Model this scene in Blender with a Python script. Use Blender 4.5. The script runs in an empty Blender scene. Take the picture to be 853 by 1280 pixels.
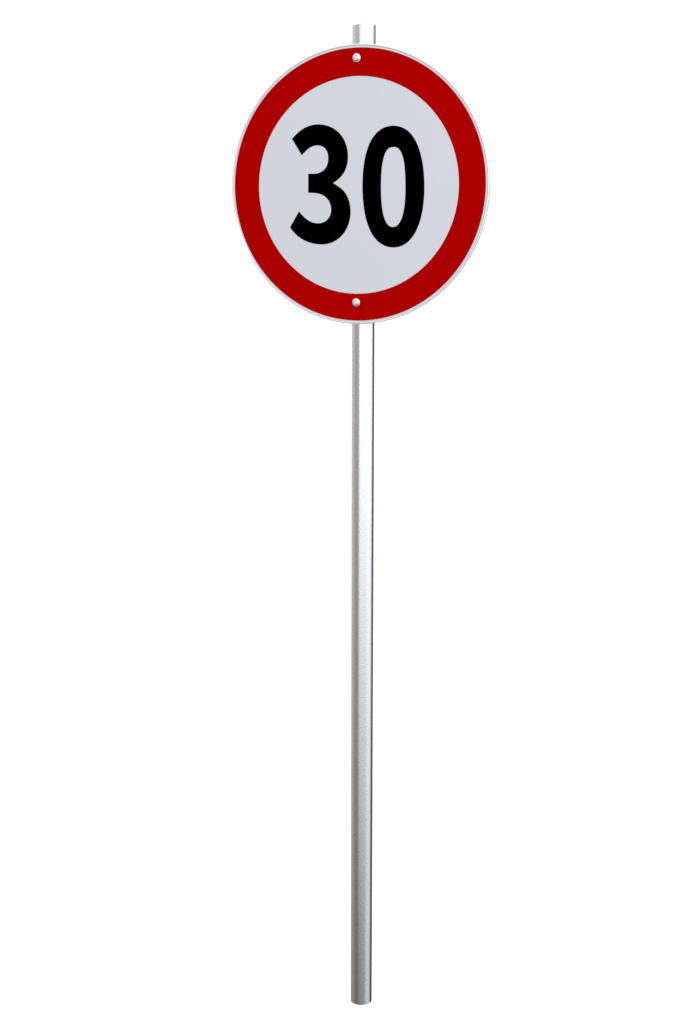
import bpy, bmesh, math
from mathutils import Vector
from mathutils.geometry import tessellate_polygon
R = math.radians
sc = bpy.context.scene

# ---------------------------------------------------------------- camera
cam_data = bpy.data.cameras.new('camera')
cam_data.sensor_fit = 'VERTICAL'
cam_data.sensor_height = 36.0
cam_data.lens = 36.0 * 1810.79 / 1280.0
cam_data.clip_start = 0.05
cam_data.clip_end = 500.0
cam = bpy.data.objects.new('camera', cam_data)
sc.collection.objects.link(cam)
cam.location = (-0.04923, -3.26632, 1.84755)
cam.rotation_euler = (R(90) - 0.189903, 0, 0)
sc.camera = cam
sc.render.resolution_x, sc.render.resolution_y = 682, 1024

# ---------------------------------------------------------------- view transform
sc.view_settings.view_transform = 'Standard'
sc.view_settings.look = 'None'
sc.view_settings.exposure = 0.0
sc.view_settings.gamma = 1.0

# ---------------------------------------------------------------- world: made-up surroundings for light and reflections
# Invented tones, banded to shape the pole's reflections: white behind the sign, bright
# in front and to the right, dimmer at left, a dark band far right, darker below.
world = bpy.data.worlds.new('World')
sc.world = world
world.use_nodes = True
nt = world.node_tree
nt.nodes.clear()
N, L = nt.nodes.new, nt.links.new
out = N('ShaderNodeOutputWorld')
bg = N('ShaderNodeBackground')
L(bg.outputs[0], out.inputs[0])
tc = N('ShaderNodeTexCoord')
sep = N('ShaderNodeSeparateXYZ')
L(tc.outputs['Generated'], sep.inputs[0])
def math_node(op, a, b=None):
    n = N('ShaderNodeMath'); n.operation = op
    for i, v in enumerate((a, b)):
        if v is None: continue
        if isinstance(v, (int, float)): n.inputs[i].default_value = v
        else: L(v, n.inputs[i])
    return n.outputs[0]
def map_range(v, a, b, c=0.0, d=1.0):
    n = N('ShaderNodeMapRange'); n.clamp = True
    L(v, n.inputs[0])
    for i, x in enumerate((a, b, c, d)): n.inputs[i + 1].default_value = x
    return n.outputs[0]
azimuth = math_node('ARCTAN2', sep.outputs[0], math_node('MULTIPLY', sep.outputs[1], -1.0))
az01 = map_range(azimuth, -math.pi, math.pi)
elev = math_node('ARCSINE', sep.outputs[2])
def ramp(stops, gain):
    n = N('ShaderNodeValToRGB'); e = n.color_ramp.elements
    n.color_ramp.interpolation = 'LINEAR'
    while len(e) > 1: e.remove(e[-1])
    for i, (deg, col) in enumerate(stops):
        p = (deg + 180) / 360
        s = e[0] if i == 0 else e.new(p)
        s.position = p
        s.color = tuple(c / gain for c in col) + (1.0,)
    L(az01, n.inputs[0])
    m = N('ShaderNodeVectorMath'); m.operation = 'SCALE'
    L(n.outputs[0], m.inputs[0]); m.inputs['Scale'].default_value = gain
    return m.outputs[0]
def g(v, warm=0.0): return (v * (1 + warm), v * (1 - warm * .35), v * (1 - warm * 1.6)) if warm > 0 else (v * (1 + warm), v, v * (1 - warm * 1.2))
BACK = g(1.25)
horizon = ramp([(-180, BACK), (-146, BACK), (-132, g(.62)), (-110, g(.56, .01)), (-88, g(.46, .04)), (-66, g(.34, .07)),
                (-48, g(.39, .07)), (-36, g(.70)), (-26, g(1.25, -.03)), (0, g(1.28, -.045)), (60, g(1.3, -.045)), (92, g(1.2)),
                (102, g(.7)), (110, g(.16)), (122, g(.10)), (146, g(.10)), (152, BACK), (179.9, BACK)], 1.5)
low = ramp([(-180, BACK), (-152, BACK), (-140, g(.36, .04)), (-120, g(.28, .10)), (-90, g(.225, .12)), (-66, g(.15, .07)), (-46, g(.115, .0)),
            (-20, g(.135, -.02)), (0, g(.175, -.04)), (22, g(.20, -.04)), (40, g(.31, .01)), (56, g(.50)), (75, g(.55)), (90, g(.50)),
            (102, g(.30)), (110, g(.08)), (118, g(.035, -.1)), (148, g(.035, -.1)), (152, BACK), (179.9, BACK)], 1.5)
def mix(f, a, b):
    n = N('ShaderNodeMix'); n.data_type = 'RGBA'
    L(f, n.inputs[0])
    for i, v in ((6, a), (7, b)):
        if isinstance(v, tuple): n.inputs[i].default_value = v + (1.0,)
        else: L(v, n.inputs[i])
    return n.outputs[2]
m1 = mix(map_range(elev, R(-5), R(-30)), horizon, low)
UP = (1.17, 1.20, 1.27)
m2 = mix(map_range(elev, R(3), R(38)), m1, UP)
m3 = mix(map_range(elev, R(62), R(76)), m2, (.60, .62, .66))      # zenith dimmed so the pole's top chamfer reflects grey
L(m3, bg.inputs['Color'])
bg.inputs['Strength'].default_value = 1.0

# ---------------------------------------------------------------- unseen area light, high front right, added for the plate's gradient
sb = bpy.data.lights.new('added_soft_light', 'AREA')
sb.shape = 'RECTANGLE'; sb.size = 1.4; sb.size_y = 1.0
sb.energy = 42.0
sb.color = (1.0, .99, .97)
lamp = bpy.data.objects.new('added_soft_light', sb)
sc.collection.objects.link(lamp)
lamp.location = (2.3, -2.6, 3.9)
lamp.rotation_euler = (Vector((0, 0, 1.9)) - lamp.location).to_track_quat('-Z', 'Y').to_euler()

# ---------------------------------------------------------------- materials
def principled(name):
    m = bpy.data.materials.new(name); m.use_nodes = True
    return m, m.node_tree, m.node_tree.nodes['Principled BSDF']
def film(name, col, spec, rough=.55, vary=0.012):
    """retroreflective sheeting: even colour with a very faint mottling"""
    m, t, b = principled(name)
    n = t.nodes.new('ShaderNodeTexNoise'); n.inputs['Scale'].default_value = 9; n.inputs['Detail'].default_value = 5
    c = t.nodes.new('ShaderNodeTexCoord'); t.links.new(c.outputs['Object'], n.inputs['Vector'])
    r = t.nodes.new('ShaderNodeMapRange')
    r.inputs[3].default_value = 1 - vary; r.inputs[4].default_value = 1 + vary
    t.links.new(n.outputs[0], r.inputs[0])
    s = t.nodes.new('ShaderNodeVectorMath'); s.operation = 'SCALE'; s.inputs[0].default_value = col
    t.links.new(r.outputs[0], s.inputs['Scale']); t.links.new(s.outputs[0], b.inputs['Base Color'])
    b.inputs['Roughness'].default_value = rough
    b.inputs['Specular IOR Level'].default_value = spec
    return m
def metal(name, col, rough, grain=.04, bump=0.0, scale=900, spangle=0.0):
    m, t, b = principled(name)
    b.inputs['Metallic'].default_value = 1.0
    b.inputs['Base Color'].default_value = col + (1,)
    n = t.nodes.new('ShaderNodeTexNoise'); n.inputs['Scale'].default_value = scale; n.inputs['Detail'].default_value = 3
    c = t.nodes.new('ShaderNodeTexCoord'); t.links.new(c.outputs['Object'], n.inputs['Vector'])
    r = t.nodes.new('ShaderNodeMapRange')
    r.inputs[3].default_value = rough - grain; r.inputs[4].default_value = rough + grain
    t.links.new(n.outputs[0], r.inputs[0]); t.links.new(r.outputs[0], b.inputs['Roughness'])
    if spangle:      # zinc spangle: small grains of slightly different brightness
        v = t.nodes.new('ShaderNodeTexNoise'); v.inputs['Scale'].default_value = 260; v.inputs['Detail'].default_value = 2
        t.links.new(c.outputs['Object'], v.inputs['Vector'])
        q = t.nodes.new('ShaderNodeMapRange'); q.inputs[1].default_value = .3; q.inputs[2].default_value = .7
        q.inputs[3].default_value = 1 - spangle; q.inputs[4].default_value = 1 + spangle * .7
        t.links.new(v.outputs[0], q.inputs[0])
        s = t.nodes.new('ShaderNodeVectorMath'); s.operation = 'SCALE'; s.inputs[0].default_value = col
        t.links.new(q.outputs[0], s.inputs['Scale']); t.links.new(s.outputs[0], b.inputs['Base Color'])
    if bump:
        bp = t.nodes.new('ShaderNodeBump'); bp.inputs['Strength'].default_value = bump
        bp.inputs['Distance'].default_value = .0003
        t.links.new(n.outputs[0], bp.inputs['Height']); t.links.new(bp.outputs[0], b.inputs['Normal'])
    return m
WHITE_FILM = film('white_sheeting', (.75, .76, .80), 0.02)
RED_FILM = film('red_sheeting', (.47, .0, .0), 0.0, vary=.01)
BLACK_FILM = film('black_sheeting', (.0, .0, .0), 0.0, vary=.0)
GALV = metal('galvanised_steel', (.93, .93, .93), .15, .05, .6, 380, .10)
ALU = metal('aluminium', (.93, .94, .96), .24, .04)
EDGE = metal('coated_aluminium', (.90, .92, .95), .24, .04)
EDGE.node_tree.nodes['Principled BSDF'].inputs['Metallic'].default_value = .42
STEEL = metal('stainless_steel', (.95, .95, .95), .36, .03)

# ---------------------------------------------------------------- helpers
def build(name, bm, mats, parent, loc=(0, 0, 0), rotz=0.0, smooth=True, label=None):
    bmesh.ops.recalc_face_normals(bm, faces=bm.faces)
    me = bpy.data.meshes.new(name); bm.to_mesh(me); bm.free()
    for m in (mats if isinstance(mats, (list, tuple)) else [mats]): me.materials.append(m)
    for p in me.polygons: p.use_smooth = smooth
    o = bpy.data.objects.new(name, me); sc.collection.objects.link(o)
    o.parent = parent; o.location = loc; o.rotation_euler = (0, 0, rotz)
    if smooth: me.set_sharp_from_angle(angle=R(32))
    if label: o['label'] = label
    return o
def lathe(bm, prof, n, axis='Z', closed=True, mat=None):
    """revolve (radius, height) points round Z, or round Y with height running to the back"""
    rings = []
    for r, h in prof:
        if r < 1e-7:
            co = (0, 0, h) if axis == 'Z' else (0, h, 0)
            rings.append([bm.verts.new(co)])
        else:
            ring = []
            for k in range(n):
                a = 2 * math.pi * k / n
                x, y = r * math.cos(a), r * math.sin(a)
                ring.append(bm.verts.new((x, y, h) if axis == 'Z' else (x, h, y)))
            rings.append(ring)
    pairs = list(zip(rings, rings[1:]))
    if closed: pairs.append((rings[-1], rings[0]))
    for i, (a, b) in enumerate(pairs):
        if len(a) == 1 and len(b) == 1: continue
        for k in range(n):
            k2 = (k + 1) % n
            vs = [a[0], b[k], b[k2]] if len(a) == 1 else [a[k], b[0], a[k2]] if len(b) == 1 else [a[k], b[k], b[k2], a[k2]]
            f = bm.faces.new(vs)
            if mat: f.material_index = mat(i)
def arc(cx, cy, r, a0, a1, n):
    return [(cx + r * math.cos(R(a0 + (a1 - a0) * i / n)), cy + r * math.sin(R(a0 + (a1 - a0) * i / n))) for i in range(n + 1)]

THREE = [(-0.1511, 0.10368), (-0.1465, 0.10796), (-0.14176, 0.11228), (-0.1368, 0.11643), (-0.13159, 0.12024), (-0.12613, 0.12363), (-0.12043, 0.12652), (-0.11453, 0.1289), (-0.10845, 0.13073), (-0.10224, 0.13203), (-0.09591, 0.13278), (-0.08953, 0.13299), (-0.08313, 0.13266), (-0.07676, 0.1318), (-0.07047, 0.13041), (-0.06433, 0.12849), (-0.05838, 0.12604), (-0.05269, 0.12309), (-0.04733, 0.11963), (-0.04233, 0.11569), (-0.03776, 0.11129), (-0.03365, 0.10646), (-0.03004, 0.10124), (-0.02695, 0.09567), (-0.02441, 0.0898), (-0.0224, 0.0837), (-0.02095, 0.07742), (-0.02004, 0.07102), (-0.01969, 0.06457), (-0.01988, 0.05813), (-0.02064, 0.05178), (-0.02199, 0.04558), (-0.02395, 0.03958), (-0.02654, 0.03385), (-0.02981, 0.02843), (-0.03376, 0.02338), (-0.03835, 0.01874), (-0.04347, 0.01457), (-0.04886, 0.01091), (-0.05411, 0.00781), (-0.05411, 0.00747), (-0.04818, 0.00402), (-0.04198, 0.00043), (-0.03604, -0.00363), (-0.03067, -0.0083), (-0.02603, -0.01358), (-0.02215, -0.0194), (-0.01904, -0.02567), (-0.01666, -0.03227), (-0.01498, -0.03912), (-0.01397, -0.04612), (-0.01359, -0.05319), (-0.01385, -0.06027), (-0.01473, -0.0673), (-0.01625, -0.07422), (-0.0184, -0.08095), (-0.02118, -0.08744), (-0.0246, -0.09361), (-0.02863, -0.09939), (-0.03325, -0.1047), (-0.03841, -0.10947), (-0.04407, -0.11365), (-0.05015, -0.11717), (-0.05659, -0.12002), (-0.06331, -0.12217), (-0.07023, -0.12363), (-0.07728, -0.12442), (-0.08437, -0.12458), (-0.09146, -0.12416), (-0.09848, -0.1232), (-0.10538, -0.12174), (-0.11214, -0.11983), (-0.11873, -0.11745), (-0.12511, -0.11462), (-0.13127, -0.11129), (-0.13717, -0.10742), (-0.14277, -0.103), (-0.148, -0.09804), (-0.1528, -0.09272), (-0.15704, -0.08737), (-0.13513, -0.05228), (-0.13261, -0.05574), (-0.12951, -0.05915), (-0.12616, -0.0624), (-0.12269, -0.06544), (-0.11913, -0.06823), (-0.11547, -0.07075), (-0.11167, -0.07299), (-0.10768, -0.07491), (-0.1035, -0.07649), (-0.09914, -0.07766), (-0.09463, -0.07839), (-0.09003, -0.07864), (-0.08544, -0.07835), (-0.08094, -0.07749), (-0.07664, -0.07606), (-0.07263, -0.07405), (-0.06902, -0.07147), (-0.06587, -0.06837), (-0.06327, -0.06481), (-0.06126, -0.06084), (-0.05988, -0.05657), (-0.05914, -0.0521), (-0.05903, -0.04752), (-0.05956, -0.04294), (-0.06069, -0.03847), (-0.06238, -0.03421), (-0.06459, -0.03023), (-0.06728, -0.02662), (-0.07039, -0.02342), (-0.07388, -0.02068), (-0.07769, -0.01839), (-0.08176, -0.01656), (-0.08604, -0.01517), (-0.09047, -0.01416), (-0.09499, -0.01348), (-0.09954, -0.01306), (-0.10408, -0.01282), (-0.10857, -0.01266), (-0.113, -0.01249), (-0.11282, 0.02807), (-0.1084, 0.02826), (-0.10472, 0.02813), (-0.10116, 0.02801), (-0.09745, 0.02811), (-0.09357, 0.02853), (-0.08961, 0.02932), (-0.0857, 0.0305), (-0.08196, 0.03206), (-0.07852, 0.034), (-0.07545, 0.03631), (-0.07278, 0.03898), (-0.07055, 0.04198), (-0.06874, 0.04528), (-0.06735, 0.04886), (-0.06636, 0.05266), (-0.06576, 0.05662), (-0.06557, 0.06067), (-0.06578, 0.06473), (-0.06641, 0.06871), (-0.0675, 0.07252), (-0.06905, 0.07607), (-0.07107, 0.07928), (-0.07356, 0.08208), (-0.07649, 0.0844), (-0.07982, 0.08622), (-0.08346, 0.0875), (-0.08734, 0.08824), (-0.09134, 0.08847), (-0.09536, 0.0882), (-0.0993, 0.08748), (-0.10308, 0.08636), (-0.10665, 0.08488), (-0.11001, 0.08308), (-0.11319, 0.08101), (-0.11625, 0.0787), (-0.11928, 0.07618), (-0.1223, 0.07349), (-0.12524, 0.07072), (-0.12778, 0.06803)]
ZERO_OUT = [(0.1546, -0.002), (0.1543, 0.0092), (0.1536, 0.0203), (0.1524, 0.0314), (0.1509, 0.0423), (0.1488, 0.053), (0.1462, 0.0634), (0.1431, 0.0734), (0.1395, 0.0827), (0.1353, 0.0913), (0.1306, 0.099), (0.1255, 0.1057), (0.12, 0.1114), (0.1143, 0.116), (0.1084, 0.1196), (0.1024, 0.1223), (0.0963, 0.1242), (0.0902, 0.1254), (0.0841, 0.1259), (0.078, 0.1258), (0.0718, 0.125), (0.0657, 0.1235), (0.0595, 0.1212), (0.0534, 0.1179), (0.0475, 0.1135), (0.0418, 0.108), (0.0365, 0.1014), (0.0317, 0.0936), (0.0273, 0.0848), (0.0237, 0.0752), (0.0206, 0.0648), (0.0182, 0.054), (0.0164, 0.0429), (0.0151, 0.0317), (0.0143, 0.0204), (0.014, 0.0092), (0.0139, -0.002), (0.0142, -0.0131), (0.0149, -0.0242), (0.0159, -0.0353), (0.0174, -0.0463), (0.0193, -0.0571), (0.0218, -0.0676), (0.0249, -0.0776), (0.0285, -0.0871), (0.0327, -0.0957), (0.0374, -0.1035), (0.0426, -0.1102), (0.048, -0.1159), (0.0538, -0.1205), (0.0597, -0.1242), (0.0657, -0.1269), (0.0718, -0.1289), (0.078, -0.1301), (0.0841, -0.1306), (0.0903, -0.1304), (0.0964, -0.1295), (0.1026, -0.1278), (0.1087, -0.1252), (0.1147, -0.1217), (0.1205, -0.1171), (0.1261, -0.1114), (0.1314, -0.1047), (0.1361, -0.0969), (0.1404, -0.0882), (0.1442, -0.0787), (0.1473, -0.0685), (0.1498, -0.0579), (0.1518, -0.0469), (0.1532, -0.0358), (0.1541, -0.0245), (0.1546, -0.0132)]
ZERO_IN = [(0.112, -0.002), (0.1119, 0.0054), (0.1117, 0.0127), (0.1113, 0.0201), (0.1109, 0.0276), (0.1102, 0.035), (0.1094, 0.0423), (0.1083, 0.0493), (0.1069, 0.0559), (0.1052, 0.0619), (0.1032, 0.0671), (0.1011, 0.0715), (0.0987, 0.0749), (0.0963, 0.0775), (0.0939, 0.0793), (0.0914, 0.0805), (0.0889, 0.0811), (0.0865, 0.0815), (0.0841, 0.0815), (0.0817, 0.0814), (0.0793, 0.0811), (0.0768, 0.0805), (0.0743, 0.0793), (0.0719, 0.0776), (0.0694, 0.0751), (0.0671, 0.0717), (0.0649, 0.0674), (0.0629, 0.0622), (0.0612, 0.0562), (0.0598, 0.0496), (0.0587, 0.0426), (0.0578, 0.0352), (0.0572, 0.0277), (0.0568, 0.0202), (0.0566, 0.0127), (0.0564, 0.0053), (0.0564, -0.002), (0.0565, -0.0093), (0.0567, -0.0166), (0.0571, -0.024), (0.0576, -0.0313), (0.0582, -0.0386), (0.0592, -0.0457), (0.0603, -0.0525), (0.0617, -0.0589), (0.0634, -0.0647), (0.0653, -0.0699), (0.0674, -0.0744), (0.0696, -0.0782), (0.0719, -0.0811), (0.0743, -0.0834), (0.0768, -0.0851), (0.0792, -0.0861), (0.0817, -0.0867), (0.0841, -0.0869), (0.0865, -0.0867), (0.089, -0.086), (0.0914, -0.085), (0.0939, -0.0834), (0.0963, -0.0813), (0.0987, -0.0785), (0.1009, -0.075), (0.1031, -0.0707), (0.1051, -0.0656), (0.1068, -0.0599), (0.1083, -0.0535), (0.1096, -0.0466), (0.1105, -0.0394), (0.1112, -0.0319), (0.1117, -0.0244), (0.1119, -0.0169), (0.112, -0.0094)]

# ---------------------------------------------------------------- the road sign
POLE_R, POLE_H = 0.02676, 2.2890
TURN = 0.357982                                   # the plate is turned a little to the left on its post
PLATE = Vector((-0.01553, -0.03655, 1.94843))     # centre of the plate's face
sign = bpy.data.objects.new('road_sign', None)
sc.collection.objects.link(sign)
sign.empty_display_size = .2
sign['label'] = 'round speed limit sign with red border and black 30 on a tall metal pole'
sign['category'] = 'road sign'

# post: a steel tube, open at the top, its edges slightly rounded
bm = bmesh.new()
w, e = .0036, .0015
lathe(bm, [(POLE_R - e, 0)] + [(POLE_R, e)] + [(POLE_R, POLE_H * i / 12) for i in range(1, 12)] + [(POLE_R, POLE_H - e)] +
      [(POLE_R - e, POLE_H), (POLE_R - w, POLE_H), (POLE_R - w, POLE_H - .03), (0, POLE_H - .03), (0, 0)], 128, closed=False)
bmesh.ops.remove_doubles(bm, verts=bm.verts, dist=1e-6)
# flat cap under the foot
build('pole', bm, GALV, sign)

# plate: flat front, flat back
bm = bmesh.new()
RF = 0.2942
lathe(bm, [(0, 0), (RF, 0), (RF, .0028), (0, .0028)], 256, 'Y', closed=False, mat=lambda i: 0 if i == 0 else 1)
plate = build('sign_plate', bm, [WHITE_FILM, ALU], sign, PLATE, -TURN)

# rolled edge round the plate
bm = bmesh.new()
RO = 0.2979
prof = [(RF + .0001, .0004), (RF + .0005, -.0003)] + arc(RO - .0022, .0014, .0022, -110, 0, 8)[1:] + \
       [(RO, .0060)] + arc(RO - .0020, .0078, .0020, 0, 90, 6) + [(RF - .004, .0098), (RF - .004, .0084), (RO - .0030, .0084), (RF + .0001, .0060)]
lathe(bm, prof, 256, 'Y')
build('rim', bm, EDGE, plate)

# red border ring, laid on the plate
bm = bmesh.new()
RI, RR = 0.2312, 0.2900
lathe(bm, [(RI, .0001), (RI, -.0003), (RR, -.0003), (RR, .0001)], 256, 'Y')
build('red_ring', bm, RED_FILM, plate, smooth=False)

def prism(bm, pts, y0=-.0003, y1=.0001):
    a = [bm.verts.new((x, y0, z)) for x, z in pts]
    b = [bm.verts.new((x, y1, z)) for x, z in pts]
    for tri in tessellate_polygon([[Vector((x, z, 0)) for x, z in pts]]):
        bm.faces.new([a[i] for i in tri]); bm.faces.new([b[i] for i in reversed(tri)])
    for i in range(len(pts)):
        j = (i + 1) % len(pts)
        bm.faces.new((a[j], a[i], b[i], b[j]))
bm = bmesh.new()
prism(bm, THREE)
build('digit', bm, BLACK_FILM, plate, smooth=False, label='black digit 3')
bm = bmesh.new()
n = len(ZERO_OUT)
loops = [[bm.verts.new((x, y, z)) for x, z in pts] for pts, y in
         ((ZERO_IN, .0001), (ZERO_IN, -.0003), (ZERO_OUT, -.0003), (ZERO_OUT, .0001))]
for i in range(4):
    a, b = loops[i], loops[(i + 1) % 4]
    for k in range(n):
        bm.faces.new((a[k], b[k], b[(k + 1) % n], a[(k + 1) % n]))
build('digit', bm, BLACK_FILM, plate, smooth=False, label='black digit 0')

# two fixing screws with a washer and a pinned socket, at the top and bottom of the red ring
u = Vector((math.cos(TURN), -math.sin(TURN), 0))
back = Vector((math.sin(TURN), math.cos(TURN), 0))
def screw_mesh():
    bm = bmesh.new()
    lathe(bm, [(.0092, .0002), (.0092, -.0010), (.0089, -.0015), (.0078, -.0017)] +
          [(.0078 * math.cos(R(a)), -.0017 - .0030 * math.sin(R(a))) for a in (8, 22, 36, 48)] +
          [(.0049, -.0041), (.0043, -.0022), (.0026, -.0022), (.0021, -.0036), (.0012, -.0043), (0, -.0045)], 40, 'Y', closed=False)
    return bm
first = None
for z in (.2688, -.2502):
    loc = PLATE + Vector((0, 0, z)) - back * .0003
    if first is None:
        first = build('screw', screw_mesh(), STEEL, sign, loc, -TURN)
    else:
        o = first.copy(); sc.collection.objects.link(o); o.parent = sign; o.location = loc
# clamps that hold the plate to the post, behind it
def clamp(z):
    bm = bmesh.new()
    lathe(bm, [(POLE_R + .0002, -.012), (POLE_R + .0024, -.012), (POLE_R + .0024, .012), (POLE_R + .0002, .012)], 64)
    # foot that reaches the plate's back
    c = -back * (POLE_R + .0055)
    vs = []
    for dy in (-.0050, .0035):
        for dx, dz in ((-.02, -.012), (.02, -.012), (.02, .012), (-.02, .012)):
            vs.append(bm.verts.new(c + u * dx + back * dy + Vector((0, 0, dz))))
    for q in ((0, 1, 2, 3), (7, 6, 5, 4), (0, 4, 5, 1), (1, 5, 6, 2), (2, 6, 7, 3), (3, 7, 4, 0)):
        bm.faces.new([vs[i] for i in q])
    return build('clamp', bm, ALU, sign, (0, 0, z))
c1 = clamp(PLATE.z + .2688)
c1.location.z = PLATE.z + .240
c2 = c1.copy(); sc.collection.objects.link(c2); c2.parent = sign; c2.location = (0, 0, PLATE.z - .235)
